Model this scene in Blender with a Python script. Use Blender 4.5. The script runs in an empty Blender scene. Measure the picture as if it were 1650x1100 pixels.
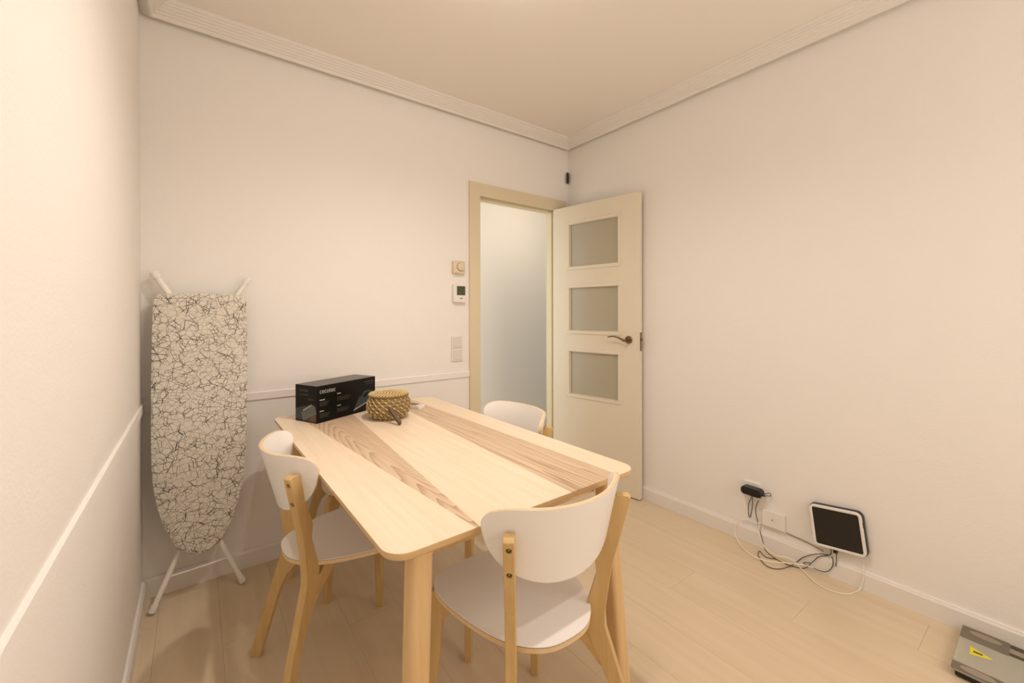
import bpy, bmesh, math, random
from mathutils import Vector, Matrix
random.seed(7)
R = math.radians
sc = bpy.context.scene
col = sc.collection

# ------------------------------------------------------------------ camera
H = 1.2146
cam_d = bpy.data.cameras.new('camera')
cam = bpy.data.objects.new('camera', cam_d)
col.objects.link(cam)
yaw, pitch, roll = R(37.0115), R(-0.2446), R(-0.1231)
F = Vector((math.sin(yaw), math.cos(yaw), 0)); Rt = Vector((math.cos(yaw), -math.sin(yaw), 0)); U = Vector((0, 0, 1))
F2 = F * math.cos(pitch) + U * math.sin(pitch); U2 = U * math.cos(pitch) - F * math.sin(pitch)
R3 = Rt * math.cos(roll) + U2 * math.sin(roll); U3 = U2 * math.cos(roll) - Rt * math.sin(roll)
m = Matrix((R3, U3, -F2)).transposed().to_4x4(); m.translation = Vector((0, 0, H))
cam.matrix_world = m
cam_d.sensor_width = 36.0
cam_d.lens = 36.0 * 678.38 / 1650
cam_d.shift_x = -(826.79 - 825) / 1650
cam_d.shift_y = -(550 - 506.26) / 1650
cam_d.clip_start = 0.02
sc.camera = cam

# ------------------------------------------------------------------ colour management, world
sc.view_settings.view_transform = 'Standard'
sc.view_settings.look = 'None'
sc.view_settings.exposure = 0.10
sc.view_settings.gamma = 1.0
sc.view_settings.use_curve_mapping = False
w = bpy.data.worlds.new('world'); sc.world = w; w.use_nodes = True
w.node_tree.nodes['Background'].inputs[0].default_value = (0.75, 0.85, 1.0, 1)
w.node_tree.nodes['Background'].inputs[1].default_value = 0.15

def light(name, kind, loc, energy, color, size=0.05, rot=(0, 0, 0), size_y=None):
    d = bpy.data.lights.new(name, kind); d.energy = energy; d.color = color
    if kind == 'AREA':
        d.shape = 'RECTANGLE'; d.size = size; d.size_y = size_y or size
    else:
        d.shadow_soft_size = size
    o = bpy.data.objects.new(name, d); o.location = loc; o.rotation_euler = rot
    col.objects.link(o)
    return o
WARM = (1.0, 0.905, 0.835)
for bx_, by_, be_ in ((0.84, 1.12, 41), (0.56, 0.72, 14)):
    sp = light('bulb_light', 'SPOT', (bx_, by_, 2.40), be_, WARM, 0.03)
    sp.data.spot_size = R(158); sp.data.spot_blend = 1.0
    light('bulb_glow', 'POINT', (bx_, by_, 2.42), 2.6, WARM, 0.03)
# added soft fill behind the camera, inside the closed room
light('rear_fill_light', 'AREA', (1.5, -1.2, 1.45), 21, (1.0, 0.905, 0.84), 1.6, (R(88), 0, R(16)), 1.4)
light('hall_window_light', 'AREA', (0.35, 2.95, 1.25), 14, (0.84, 0.95, 1.0), 1.9, (0, R(-90), 0), 0.8)
light('hall_lamp_light', 'POINT', (2.60, 2.72, 2.05), 8, (1.0, 0.84, 0.66), 0.2)

# ------------------------------------------------------------------ materials
def mat(name, rgb, rough=0.5, metal=0.0, spec=0.5, bump=None, trans=0.0, coat=0.0):
    """rgb is sRGB 0..255"""
    m_ = bpy.data.materials.new(name); m_.use_nodes = True
    nt = m_.node_tree; b = nt.nodes['Principled BSDF']
    c = [((v / 255 + 0.055) / 1.055) ** 2.4 if v > 10 else v / 255 / 12.92 for v in rgb]
    b.inputs['Base Color'].default_value = (*c, 1)
    b.inputs['Roughness'].default_value = rough
    b.inputs['Metallic'].default_value = metal
    b.inputs['Specular IOR Level'].default_value = spec
    b.inputs['Transmission Weight'].default_value = trans
    b.inputs['Coat Weight'].default_value = coat
    if bump:
        sc_, st, dist, det = bump
        tc = nt.nodes.new('ShaderNodeTexCoord'); n = nt.nodes.new('ShaderNodeTexNoise')
        n.inputs['Scale'].default_value = sc_; n.inputs['Detail'].default_value = det
        bp = nt.nodes.new('ShaderNodeBump'); bp.inputs['Strength'].default_value = st; bp.inputs['Distance'].default_value = dist
        nt.links.new(tc.outputs['Object'], n.inputs['Vector'])
        nt.links.new(n.outputs['Fac'], bp.inputs['Height']); nt.links.new(bp.outputs['Normal'], b.inputs['Normal'])
    return m_

def lin(rgb):
    return (*[((v / 255 + 0.055) / 1.055) ** 2.4 for v in rgb], 1)

def wood(name, c1, c2, rough=0.45, axis='Z', scale=1.0, contrast=1.0, fine=60, bump=0.05, offset_random=True):
    m_ = bpy.data.materials.new(name); m_.use_nodes = True
    nt = m_.node_tree; L = nt.links; b = nt.nodes['Principled BSDF']
    tc = nt.nodes.new('ShaderNodeTexCoord'); mp = nt.nodes.new('ShaderNodeMapping')
    s = [fine * scale] * 3; s['XYZ'.index(axis)] = 1.6 * scale
    mp.inputs['Scale'].default_value = s
    add = nt.nodes.new('ShaderNodeVectorMath'); add.operation = 'ADD'
    oi = nt.nodes.new('ShaderNodeObjectInfo'); mul = nt.nodes.new('ShaderNodeMath'); mul.operation = 'MULTIPLY'
    mul.inputs[1].default_value = 37.0 if offset_random else 0.0
    L.new(oi.outputs['Random'], mul.inputs[0]); L.new(mul.outputs[0], add.inputs[1])
    L.new(tc.outputs['Object'], add.inputs[0]); L.new(add.outputs[0], mp.inputs['Vector'])
    n = nt.nodes.new('ShaderNodeTexNoise'); n.inputs['Scale'].default_value = 1.0; n.inputs['Detail'].default_value = 6
    n.inputs['Roughness'].default_value = 0.6
    L.new(mp.outputs[0], n.inputs['Vector'])
    r = nt.nodes.new('ShaderNodeValToRGB'); e = r.color_ramp.elements
    e[0].position = 0.5 - 0.25 / contrast; e[1].position = 0.5 + 0.25 / contrast
    e[0].color = lin(c1); e[1].color = lin(c2)
    L.new(n.outputs['Fac'], r.inputs[0]); L.new(r.outputs[0], b.inputs['Base Color'])
    b.inputs['Roughness'].default_value = rough
    bp = nt.nodes.new('ShaderNodeBump'); bp.inputs['Strength'].default_value = bump; bp.inputs['Distance'].default_value = 0.002
    L.new(n.outputs['Fac'], bp.inputs['Height']); L.new(bp.outputs['Normal'], b.inputs['Normal'])
    return m_

def wall_mat(name, rgb, bump=0.35):
    """painted plaster with orange-peel relief and a few patched spots"""
    m_ = mat(name, rgb, 0.75, spec=0.25)
    nt = m_.node_tree; L = nt.links; b = nt.nodes['Principled BSDF']
    tc = nt.nodes.new('ShaderNodeTexCoord')
    n1 = nt.nodes.new('ShaderNodeTexNoise'); n1.inputs['Scale'].default_value = 130; n1.inputs['Detail'].default_value = 3
    n2 = nt.nodes.new('ShaderNodeTexNoise'); n2.inputs['Scale'].default_value = 5; n2.inputs['Detail'].default_value = 4
    for n in (n1, n2): L.new(tc.outputs['Object'], n.inputs['Vector'])
    b1 = nt.nodes.new('ShaderNodeBump'); b1.inputs['Strength'].default_value = bump; b1.inputs['Distance'].default_value = 0.0015
    b2 = nt.nodes.new('ShaderNodeBump'); b2.inputs['Strength'].default_value = 0.25; b2.inputs['Distance'].default_value = 0.012
    L.new(n1.outputs['Fac'], b1.inputs['Height']); L.new(n2.outputs['Fac'], b2.inputs['Height'])
    L.new(b1.outputs['Normal'], b2.inputs['Normal']); L.new(b2.outputs['Normal'], b.inputs['Normal'])
    return m_

M = {}
M['wall'] = wall_mat('wall_paint', (243, 238, 231))
M['ceiling'] = mat('ceiling_paint', (246, 239, 230), 0.8, spec=0.2)
M['crown'] = mat('crown_paint', (236, 230, 221), 0.7, spec=0.3)
M['trim'] = mat('trim_paint', (238, 232, 224), 0.45)
M['hall'] = mat('hall_paint', (242, 237, 229), 0.7, spec=0.2)
M['door'] = mat('door_lacquer', (231, 219, 196), 0.42, bump=(60, 0.05, 0.001, 2))
M['frame'] = mat('door_frame_lacquer', (225, 210, 178), 0.42)
M['glass_frost'] = mat('frosted_glass', (180, 171, 150), 0.35, spec=0.5, bump=(250, 0.1, 0.001, 1))
M['steel'] = mat('brushed_nickel', (150, 128, 105), 0.28, 1.0)
M['floor'] = wood('washed_oak_laminate', (211, 188, 155), (223, 204, 174), 0.36, 'Y', 1.0, 0.8, 26, 0.03)
M['groove'] = mat('plank_joint', (176, 152, 120), 0.8)
M['birch'] = wood('birch_veneer', (198, 162, 102), (221, 188, 130), 0.42, 'Z', 1.0, 0.8, 50, 0.03)
M['birch_y'] = wood('birch_veneer_flat', (198, 162, 102), (221, 188, 130), 0.42, 'Y', 1.0, 0.8, 50, 0.03)
M['ply'] = wood('birch_ply_edge', (226, 194, 146), (240, 212, 170), 0.5, 'X', 1.0, 0.8, 120, 0.03)
M['ply_line'] = mat('ply_edge_line', (128, 92, 50), 0.6)
M['white_lam'] = mat('white_laminate', (247, 243, 237), 0.32)
M['hole'] = mat('bolt_recess', (92, 62, 34), 0.8)
M['bolt'] = mat('bolt_metal', (170, 160, 140), 0.3, 1.0)
M['plastic_w'] = mat('white_plastic', (238, 233, 225), 0.35)
M['plastic_cream'] = mat('cream_plastic', (222, 208, 176), 0.4)
M['plastic_k'] = mat('black_plastic', (20, 18, 16), 0.35)
M['lcd'] = mat('green_lcd', (72, 84, 50), 0.25)
M['grey_mark'] = mat('grey_print', (120, 112, 100), 0.6)
M['tube'] = mat('white_enamel', (240, 235, 225), 0.35)
M['box_k'] = mat('black_box_card', (12, 11, 10), 0.35, spec=0.25)
M['box_top'] = mat('box_top_card', (40, 35, 28), 0.3, spec=0.5)
M['print_w'] = mat('box_print_pale', (170, 172, 164), 0.5)
M['print_g'] = mat('box_print_grey', (86, 82, 68), 0.5)
M['print_t'] = mat('box_print_teal', (52, 66, 66), 0.5)
M['print_r'] = mat('box_print_rosewood', (110, 74, 62), 0.5)
M['straw'] = wood('seagrass', (116, 94, 56), (168, 142, 94), 0.75, 'X', 1.0, 0.9, 160, 0.5)
M['straw_l'] = mat('pale_stitching', (240, 214, 156), 0.6)
M['walnut'] = wood('dark_wood', (62, 44, 26), (100, 74, 46), 0.4, 'Z', 1.0, 1, 90, 0.1)
M['screen'] = mat('black_panel', (26, 24, 21), 0.3)
M['cable_k'] = mat('black_cable', (52, 42, 32), 0.5)
M['cable_w'] = mat('white_cable', (246, 240, 222), 0.5)
M['green_w'] = mat('green_wire', (86, 116, 62), 0.5)
M['scale_grey'] = mat('scale_silver', (126, 116, 102), 0.35, 0.4)
M['scale_light'] = mat('scale_electrode', (172, 162, 146), 0.3, 0.6)
M['scale_dark'] = mat('scale_dark_trim', (72, 58, 40), 0.35)
M['yellow'] = mat('yellow_sticker', (226, 214, 40), 0.5)
M['sg'] = mat('clear_glass', (226, 222, 204), 0.08, spec=0.5)
M['sg'].node_tree.nodes['Principled BSDF'].inputs['Transmission Weight'].default_value = 0.55

def cover_mat():
    m_ = bpy.data.materials.new('crackle_print_cotton'); m_.use_nodes = True
    nt = m_.node_tree; L = nt.links; b = nt.nodes['Principled BSDF']; N = nt.nodes.new
    tc = N('ShaderNodeTexCoord')
    mp = N('ShaderNodeMapping'); mp.inputs['Scale'].default_value = (1, 0.0, 1)
    L.new(tc.outputs['Object'], mp.inputs['Vector'])
    outs = []
    for sc_, th, off, ang, st_ in ((30, 0.024, 0, 25, 0.46), (27, 0.024, 3.7, 100, 0.42), (32, 0.022, 8.1, 155, 0.5), (26, 0.018, 5.3, 65, 0.5)):
        v = N('ShaderNodeTexVoronoi'); v.feature = 'DISTANCE_TO_EDGE'; v.voronoi_dimensions = '2D'
        v.inputs['Scale'].default_value = sc_; v.inputs['Randomness'].default_value = 1.0
        sep = N('ShaderNodeSeparateXYZ'); L.new(tc.outputs['Object'], sep.inputs[0])
        cb = N('ShaderNodeCombineXYZ'); L.new(sep.outputs[0], cb.inputs[0]); L.new(sep.outputs[2], cb.inputs[1])
        rt_ = N('ShaderNodeMapping'); rt_.vector_type = 'POINT'; rt_.inputs['Rotation'].default_value = (0, 0, R(ang)); rt_.inputs['Location'].default_value = (off, off, 0)
        L.new(cb.outputs[0], rt_.inputs['Vector'])
        sl_ = N('ShaderNodeVectorMath'); sl_.operation = 'MULTIPLY'; sl_.inputs[1].default_value = (1.25, st_ * 1.25, 1)
        L.new(rt_.outputs[0], sl_.inputs[0]); L.new(sl_.outputs[0], v.inputs['Vector'])
        no = N('ShaderNodeTexNoise'); no.inputs['Scale'].default_value = 26; no.inputs['Detail'].default_value = 1
        L.new(tc.outputs['Object'], no.inputs['Vector'])
        t = N('ShaderNodeMath'); t.operation = 'MULTIPLY_ADD'; t.inputs[1].default_value = th * 2.4; t.inputs[2].default_value = -th * 0.45
        L.new(no.outputs['Fac'], t.inputs[0])
        c = N('ShaderNodeMath'); c.operation = 'LESS_THAN'; L.new(v.outputs['Distance'], c.inputs[0]); L.new(t.outputs[0], c.inputs[1])
        outs.append(c.outputs[0])
    mx = N('ShaderNodeMath'); mx.operation = 'MAXIMUM'; L.new(outs[0], mx.inputs[0]); L.new(outs[1], mx.inputs[1])
    mx2 = N('ShaderNodeMath'); mx2.operation = 'MAXIMUM'; L.new(mx.outputs[0], mx2.inputs[0]); L.new(outs[2], mx2.inputs[1])
    mx3 = N('ShaderNodeMath'); mx3.operation = 'MAXIMUM'; L.new(mx2.outputs[0], mx3.inputs[0]); L.new(outs[3], mx3.inputs[1]); mx2 = mx3
    mix = N('ShaderNodeMix'); mix.data_type = 'RGBA'
    mix.inputs[6].default_value = lin((226, 218, 203)); mix.inputs[7].default_value = lin((92, 88, 74))
    L.new(mx2.outputs[0], mix.inputs[0]); L.new(mix.outputs[2], b.inputs['Base Color'])
    b.inputs['Roughness'].default_value = 0.85
    wv = N('ShaderNodeTexNoise'); wv.inputs['Scale'].default_value = 9
    L.new(tc.outputs['Object'], wv.inputs['Vector'])
    bp = N('ShaderNodeBump'); bp.inputs['Strength'].default_value = 0.3; bp.inputs['Distance'].default_value = 0.01
    L.new(wv.outputs['Fac'], bp.inputs['Height']); L.new(bp.outputs['Normal'], b.inputs['Normal'])
    return m_
M['cover'] = cover_mat()

def table_mat(name, light_wood=True, cathedral=False):
    m_ = bpy.data.materials.new(name); m_.use_nodes = True
    nt = m_.node_tree; L = nt.links; b = nt.nodes['Principled BSDF']; N = nt.nodes.new
    tc = N('ShaderNodeTexCoord')
    if light_wood:
        mp = N('ShaderNodeMapping'); mp.inputs['Scale'].default_value = (60, 2.2, 60); L.new(tc.outputs['Object'], mp.inputs['Vector'])
        n = N('ShaderNodeTexNoise'); n.inputs['Scale'].default_value = 1; n.inputs['Detail'].default_value = 4
        L.new(mp.outputs[0], n.inputs['Vector']); fac = n.outputs['Fac']
        cs = ((0.3, (238, 215, 184)), (0.7, (245, 225, 198)))
    else:
        # growth rings: stretched cones (cathedral) or straight lines with slow wander
        mp = N('ShaderNodeMapping'); L.new(tc.outputs['Object'], mp.inputs['Vector'])
        mp.inputs['Scale'].default_value = (7.5, 0.9, 1) if cathedral else (9, 0.32, 1)
        n = N('ShaderNodeTexNoise'); n.inputs['Scale'].default_value = 1.0; n.inputs['Detail'].default_value = 2.5
        n.inputs['Distortion'].default_value = 0.5 if cathedral else 0.1
        L.new(mp.outputs[0], n.inputs['Vector'])
        if cathedral:
            # nested parabolas opening along the board
            sep = N('ShaderNodeSeparateXYZ'); L.new(tc.outputs['Object'], sep.inputs[0])
            cx = N('ShaderNodeMath'); cx.operation = 'MULTIPLY_ADD'; cx.inputs[1].default_value = 0.045; cx.inputs[2].default_value = -0.212
            L.new(sep.outputs[1], cx.inputs[0])      # centre line wanders: c = .212 - .045*y  (sign flipped below)
            dx = N('ShaderNodeMath'); dx.operation = 'ADD'; L.new(sep.outputs[0], dx.inputs[0]); L.new(cx.outputs[0], dx.inputs[1])
            sq = N('ShaderNodeMath'); sq.operation = 'MULTIPLY'; L.new(dx.outputs[0], sq.inputs[0]); L.new(dx.outputs[0], sq.inputs[1])
            a = N('ShaderNodeMath'); a.operation = 'MULTIPLY'; a.inputs[1].default_value = 90; L.new(sq.outputs[0], a.inputs[0])
            bb = N('ShaderNodeMath'); bb.operation = 'MULTIPLY_ADD'; bb.inputs[1].default_value = 1.0; L.new(sep.outputs[1], bb.inputs[0]); L.new(a.outputs[0], bb.inputs[2])
            s = N('ShaderNodeMath'); s.operation = 'MULTIPLY_ADD'; s.inputs[1].default_value = 0.9; L.new(n.outputs['Fac'], s.inputs[0]); L.new(bb.outputs[0], s.inputs[2])
            fr = N('ShaderNodeMath'); fr.operation = 'MULTIPLY'; fr.inputs[1].default_value = 10; L.new(s.outputs[0], fr.inputs[0])
        else:
            sep = N('ShaderNodeSeparateXYZ'); L.new(tc.outputs['Object'], sep.inputs[0])
            s = N('ShaderNodeMath'); s.operation = 'MULTIPLY_ADD'; s.inputs[1].default_value = 1.4; L.new(sep.outputs[0], s.inputs[0])
            nn = N('ShaderNodeMath'); nn.operation = 'MULTIPLY'; nn.inputs[1].default_value = 0.42; L.new(n.outputs['Fac'], nn.inputs[0]); L.new(nn.outputs[0], s.inputs[2])
            fr = N('ShaderNodeMath'); fr.operation = 'MULTIPLY'; fr.inputs[1].default_value = 52; L.new(s.outputs[0], fr.inputs[0])
        f2 = N('ShaderNodeMath'); f2.operation = 'FRACT'; L.new(fr.outputs[0], f2.inputs[0]); ring = f2.outputs[0]
        mp2 = N('ShaderNodeMapping'); mp2.inputs['Scale'].default_value = (160, 5, 1); L.new(tc.outputs['Object'], mp2.inputs['Vector'])
        n2 = N('ShaderNodeTexNoise'); n2.inputs['Scale'].default_value = 1; n2.inputs['Detail'].default_value = 4; L.new(mp2.outputs[0], n2.inputs['Vector'])
        ad = N('ShaderNodeMath'); ad.operation = 'MULTIPLY_ADD'; ad.inputs[1].default_value = 0.55; L.new(n2.outputs['Fac'], ad.inputs[0])
        hf = N('ShaderNodeMath'); hf.operation = 'MULTIPLY'; hf.inputs[1].default_value = 0.42; L.new(ring, hf.inputs[0]); L.new(hf.outputs[0], ad.inputs[2])
        fac = ad.outputs[0]
        cs = ((0.20, (224, 198, 166)), (0.50, (214, 186, 154)), (0.74, (176, 144, 112)))
    r = N('ShaderNodeValToRGB'); e = r.color_ramp.elements
    while len(e) < len(cs): e.new(0.5)
    for el, (p, c) in zip(e, cs): el.position = p; el.color = lin(c)
    L.new(fac, r.inputs[0]); L.new(r.outputs[0], b.inputs['Base Color'])
    b.inputs['Roughness'].default_value = 0.42
    return m_
M['ash'] = table_mat('light_ash_veneer')
M['ash_c'] = table_mat('figured_ash_veneer', False, True)
M['ash_s'] = table_mat('striped_ash_veneer', False, False)
M['ash_edge'] = wood('ash_edge', (214, 176, 124), (232, 198, 148), 0.45, 'X', 1.0, 0.8, 90, 0.03)
M['ash_leg'] = wood('ash_leg_wood', (216, 178, 124), (234, 200, 150), 0.45, 'Z', 1.0, 0.8, 60, 0.03)

# ------------------------------------------------------------------ mesh helpers
class MB:
    def __init__(s): s.v = []; s.f = []
    def add(s, vs, fs):
        k = len(s.v); s.v += [tuple(v) for v in vs]; s.f += [[i + k for i in f] for f in fs]; return s
    def box(s, x0, x1, y0, y1, z0, z1, mt=None):
        vs = [Vector(p) for p in ((x0, y0, z0), (x1, y0, z0), (x1, y1, z0), (x0, y1, z0), (x0, y0, z1), (x1, y0, z1), (x1, y1, z1), (x0, y1, z1))]
        if mt: vs = [mt @ v for v in vs]
        return s.add(vs, [(0, 3, 2, 1), (4, 5, 6, 7), (0, 1, 5, 4), (1, 2, 6, 5), (2, 3, 7, 6), (3, 0, 4, 7)])
    def prism(s, poly, d0, d1, axes='xyz', fn=None, mt=None):
        """poly in plane (axes[0], axes[1]), extruded along axes[2] from d0 to d1; fn(v) deforms"""
        n = len(poly); vs = []
        for d in (d0, d1):
            for a, b in poly:
                q = {axes[0]: a, axes[1]: b, axes[2]: d}; v = Vector((q['x'], q['y'], q['z']))
                if fn: v = Vector(fn(v))
                if mt: v = mt @ v
                vs.append(v)
        fs = [list(range(n))[::-1], list(range(n, 2 * n))] + [[i, (i + 1) % n, (i + 1) % n + n, i + n] for i in range(n)]
        return s.add(vs, fs)
    def tube(s, pts, r, seg=10, caps=True, closed=False):
        pts = [Vector(p) for p in pts]; n = len(pts); rr = r if isinstance(r, (list, tuple)) else [r] * n
        vs = []; up = None
        for i, p in enumerate(pts):
            a = pts[(i - 1) % n] if (i > 0 or closed) else p; b = pts[(i + 1) % n] if (i < n - 1 or closed) else p
            t = (b - a).normalized()
            if up is None: up = t.orthogonal().normalized()
            up = (up - t * up.dot(t)).normalized(); sd = t.cross(up)
            for k in range(seg):
                an = 2 * math.pi * k / seg
                vs.append(p + (up * math.cos(an) + sd * math.sin(an)) * rr[i])
        fs = []
        for i in range(n if closed else n - 1):
            j = (i + 1) % n
            for k in range(seg):
                l = (k + 1) % seg
                fs.append((i * seg + k, i * seg + l, j * seg + l, j * seg + k))
        if caps and not closed:
            fs.append(list(range(seg))[::-1]); fs.append([(n - 1) * seg + k for k in range(seg)])
        return s.add(vs, fs)
    def lathe(s, prof, seg=32, c=(0, 0, 0), mt=None):
        vs = []; n = len(prof)
        for r, z in prof:
            for k in range(seg):
                an = 2 * math.pi * k / seg; v = Vector((c[0] + r * math.cos(an), c[1] + r * math.sin(an), c[2] + z))
                if mt: v = mt @ v
                vs.append(v)
        fs = [(i * seg + k, i * seg + (k + 1) % seg, (i + 1) * seg + (k + 1) % seg, (i + 1) * seg + k) for i in range(n - 1) for k in range(seg)]
        fs.append(list(range(seg))[::-1]); fs.append([(n - 1) * seg + k for k in range(seg)])
        return s.add(vs, fs)
    def build(s, name, material, parent=None, bevel=0, seg=2, smooth=False, world=False, loc=None):
        me = bpy.data.meshes.new(name); me.from_pydata(s.v, [], s.f); me.update()
        bm = bmesh.new(); bm.from_mesh(me); bmesh.ops.recalc_face_normals(bm, faces=bm.faces); bm.to_mesh(me); bm.free()
        mats = material if isinstance(material, (list, tuple)) else [material]
        for q in mats: me.materials.append(q)
        o = bpy.data.objects.new(name, me); col.objects.link(o)
        if parent: o.parent = parent
        if loc: o.location = loc
        if smooth:
            for p in me.polygons: p.use_smooth = True
        if bevel:
            b = o.modifiers.new('bevel', 'BEVEL'); b.width = bevel; b.segments = seg; b.limit_method = 'ANGLE'; b.angle_limit = R(35)
            for p in me.polygons: p.use_smooth = True
            b.harden_normals = True
        elif smooth:
            try:
                me.set_sharp_from_angle(angle=R(40))
            except Exception:
                pass
        return o

def empty(name, label, cat, loc=(0, 0, 0), rotz=0.0, group=None, rot=None):
    o = bpy.data.objects.new(name, None); o.empty_display_size = 0.1; col.objects.link(o)
    o.location = loc; o.rotation_euler = rot or (0, 0, rotz)
    o['label'] = label; o['category'] = cat
    if group: o['group'] = group
    return o
def tag(o, label, cat, group=None):
    o['label'] = label; o['category'] = cat
    if group: o['group'] = group
    return o
def struct(o, label=None):
    o['kind'] = 'structure'
    if label: o['label'] = label
    return o
def sempty(name, label=None):
    o = bpy.data.objects.new(name, None); col.objects.link(o); return struct(o, label)
def rrect(w_, h_, r, n=6, cx=0, cy=0):
    out = []
    for sx, sy, a0 in ((1, 1, 0), (-1, 1, 90), (-1, -1, 180), (1, -1, 270)):
        for k in range(n + 1):
            a = R(a0 + 90 * k / n)
            out.append((cx + sx * (w_ / 2 - r) + r * math.cos(a), cy + sy * (h_ / 2 - r) + r * math.sin(a)))
    return out
def catmull(pts, n=8):
    pts = [Vector(p) for p in pts]; P = [pts[0] * 2 - pts[1]] + pts + [pts[-1] * 2 - pts[-2]]; out = []
    for i in range(1, len(P) - 2):
        for k in range(n):
            t = k / n; a, b, c, d = P[i - 1:i + 3]
            out.append(0.5 * (2 * b + (c - a) * t + (2 * a - 5 * b + 4 * c - d) * t * t + (3 * b - a - 3 * c + d) * t ** 3))
    out.append(pts[-1]); return out
def text_obj(name, body, size, material, parent, mtx, extrude=0.0003, bold=0.0, sx=1.0):
    cu = bpy.data.curves.new(name, 'FONT'); cu.body = body; cu.size = size; cu.extrude = extrude; cu.offset = bold
    t = bpy.data.objects.new(name + '_tmp', cu); col.objects.link(t)
    dg = bpy.context.evaluated_depsgraph_get(); me = bpy.data.meshes.new_from_object(t.evaluated_get(dg))
    bpy.data.objects.remove(t); me.transform(mtx @ Matrix.Scale(sx, 4, (1, 0, 0)))
    me.materials.clear(); me.materials.append(material)
    o = bpy.data.objects.new(name, me); col.objects.link(o); o.parent = parent
    return o

# ------------------------------------------------------------------ room shell
XL, XR, YB, YF, ZC = -0.185, 2.333, 2.378, -1.35, 2.535
DX0, DX1, DZ = 1.488, 2.222, 2.012     # rough opening of the door
T = 0.10
struct(MB().box(XL - 0.12, DX0, YB, YB + T, 0, ZC).box(DX1, XR + 0.12, YB, YB + T, 0, ZC).box(DX0, DX1, YB, YB + T, DZ, ZC).build('wall_back', M['wall']))
struct(MB().box(XR, XR + 0.12, YF, YB, 0, ZC).build('wall_right', M['wall']))
struct(MB().box(XL - 0.12, XL, YF, YB, 0, ZC).build('wall_left', M['wall']))
struct(MB().box(XL - 0.12, XR + 0.12, YF - 0.12, YF, 0, ZC).build('wall_front', M['wall']))
struct(MB().box(XL - 0.12, XR + 0.12, YF - 0.12, YB + T, ZC, ZC + 0.1).build('ceiling', M['ceiling']))
# hallway behind the door
struct(MB().box(0.2, 3.6, 3.42, 3.52, 0, 2.5).build('wall_hall_back', M['hall']))
struct(MB().box(3.5, 3.6, YB + T, 3.42, 0, 2.5).build('wall_hall_right', M['hall']))
struct(MB().box(0.2, 0.3, YB + T, 3.42, 0, 2.5).build('wall_hall_left', M['hall']))
struct(MB().box(0.2, 3.6, YB + T, 3.52, 2.5, 2.6).build('ceiling_hall', M['hall']))

# floor: laminate planks laid away from the camera
fl = sempty('floor', 'pale washed oak laminate floor')
sub = MB().box(XL - 0.12, 3.6, YF - 0.12, 3.52, -0.05, -0.009).build('underlay', M['groove'], fl)
PW, PL = 0.199, 1.28
plank_meshes = {}
x = 0.0735 - 2 * PW; ci = 0
offs = [0.35, 1.02, 0.62, 0.10, 0.80, 0.45, 1.10, 0.25, 0.70, 0.95, 0.15, 0.55, 0.88, 0.3]
while x < XR:
    x0, x1 = max(x, XL), min(x + PW, XR)
    y = YF - offs[ci % len(offs)]
    while y < YB + T:
        y0, y1 = max(y, YF), min(y + PL, YB + T)
        if y1 - y0 > 0.01 and x1 - x0 > 0.01:
            key = (round(x1 - x0, 4), round(y1 - y0, 4))
            if key in plank_meshes:
                o = plank_meshes[key].copy(); col.objects.link(o); o.parent = fl
            else:
                o = MB().box(0.0002, x1 - x0 - 0.0002, 0.0002, y1 - y0 - 0.0002, -0.009, 0).build('plank', M['floor'], fl, bevel=0.0003, seg=1)
                plank_meshes[key] = o
            o.location = (x0, y0, 0)
        y += PL
    x += PW; ci += 1
struct(MB().box(0.3, 3.5, YB + T, 3.42, -0.009, 0).build('floor_hall', M['floor']))

# crown moulding: stepped profile standing 4 cm off the wall
prof = [(0.0, ZC), (0.0, 2.490), (0.035, 2.4654), (0.042, 2.4654), (0.046, 2.478)]
for k in range(5):
    a = 0.046 + k * 0.0105; z = 2.478 + k * 0.0095
    prof += [(a + 0.002, z + 0.003), (a + 0.0075, z + 0.0045), (a + 0.0095, z + 0.0090)]
prof += [(0.101, 2.530), (0.101, ZC)]
mb = MB(); n = len(prof); vs = []
for cx, cy, sx, sy in ((XL, YB, 1, -1), (XR, YB, -1, -1), (XR, YF, -1, 1), (XL, YF, 1, 1)):
    for a, z in prof: vs.append((cx + sx * a, cy + sy * a, z))
fs = []
for i in range(4):
    j = (i + 1) % 4
    for k in range(n - 1): fs.append((i * n + k, i * n + k + 1, j * n + k + 1, j * n + k))
mb.add(vs, fs)
struct(mb.build('trim_1', M['crown']), 'stepped white crown moulding')

# chair rails
ZR = 0.8326
def rail_prof(z): return [(0, z - 0.038), (0.006, z - 0.038), (0.0075, z - 0.0365), (0.0075, z - 0.003), (0.006, z - 0.0012), (0, z)]
struct(MB().prism([(YB - a, z) for a, z in rail_prof(ZR)], XL, 1.43, 'yzx').build('trim_2', M['wall']), 'thin white dado rail')
struct(MB().prism([(XL + a, z) for a, z in rail_prof(ZR)], YF, YB - 0.013, 'xzy').build('trim_3', M['wall']), 'thin white dado rail')
# baseboards
def bprof(): return [(0, 0), (0.013, 0), (0.013, 0.070), (0.010, 0.076), (0.008, 0.083), (0, 0.083)]
struct(MB().prism([(YB - a, z) for a, z in bprof()], XL, 1.43, 'yzx').prism([(YB - a, z) for a, z in bprof()], 2.305, XR, 'yzx').build('baseboard_back', M['trim']))
struct(MB().prism([(XR - a, z) for a, z in bprof()], YF, YB - 0.013, 'xzy').build('baseboard_right', M['trim']))
struct(MB().prism([(XL + a, z) for a, z in bprof()], YF, YB - 0.013, 'xzy').build('baseboard_left', M['trim']))

# ------------------------------------------------------------------ door
door = sempty('door_1', 'open cream door with three frosted panes')
fr = MB()
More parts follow.
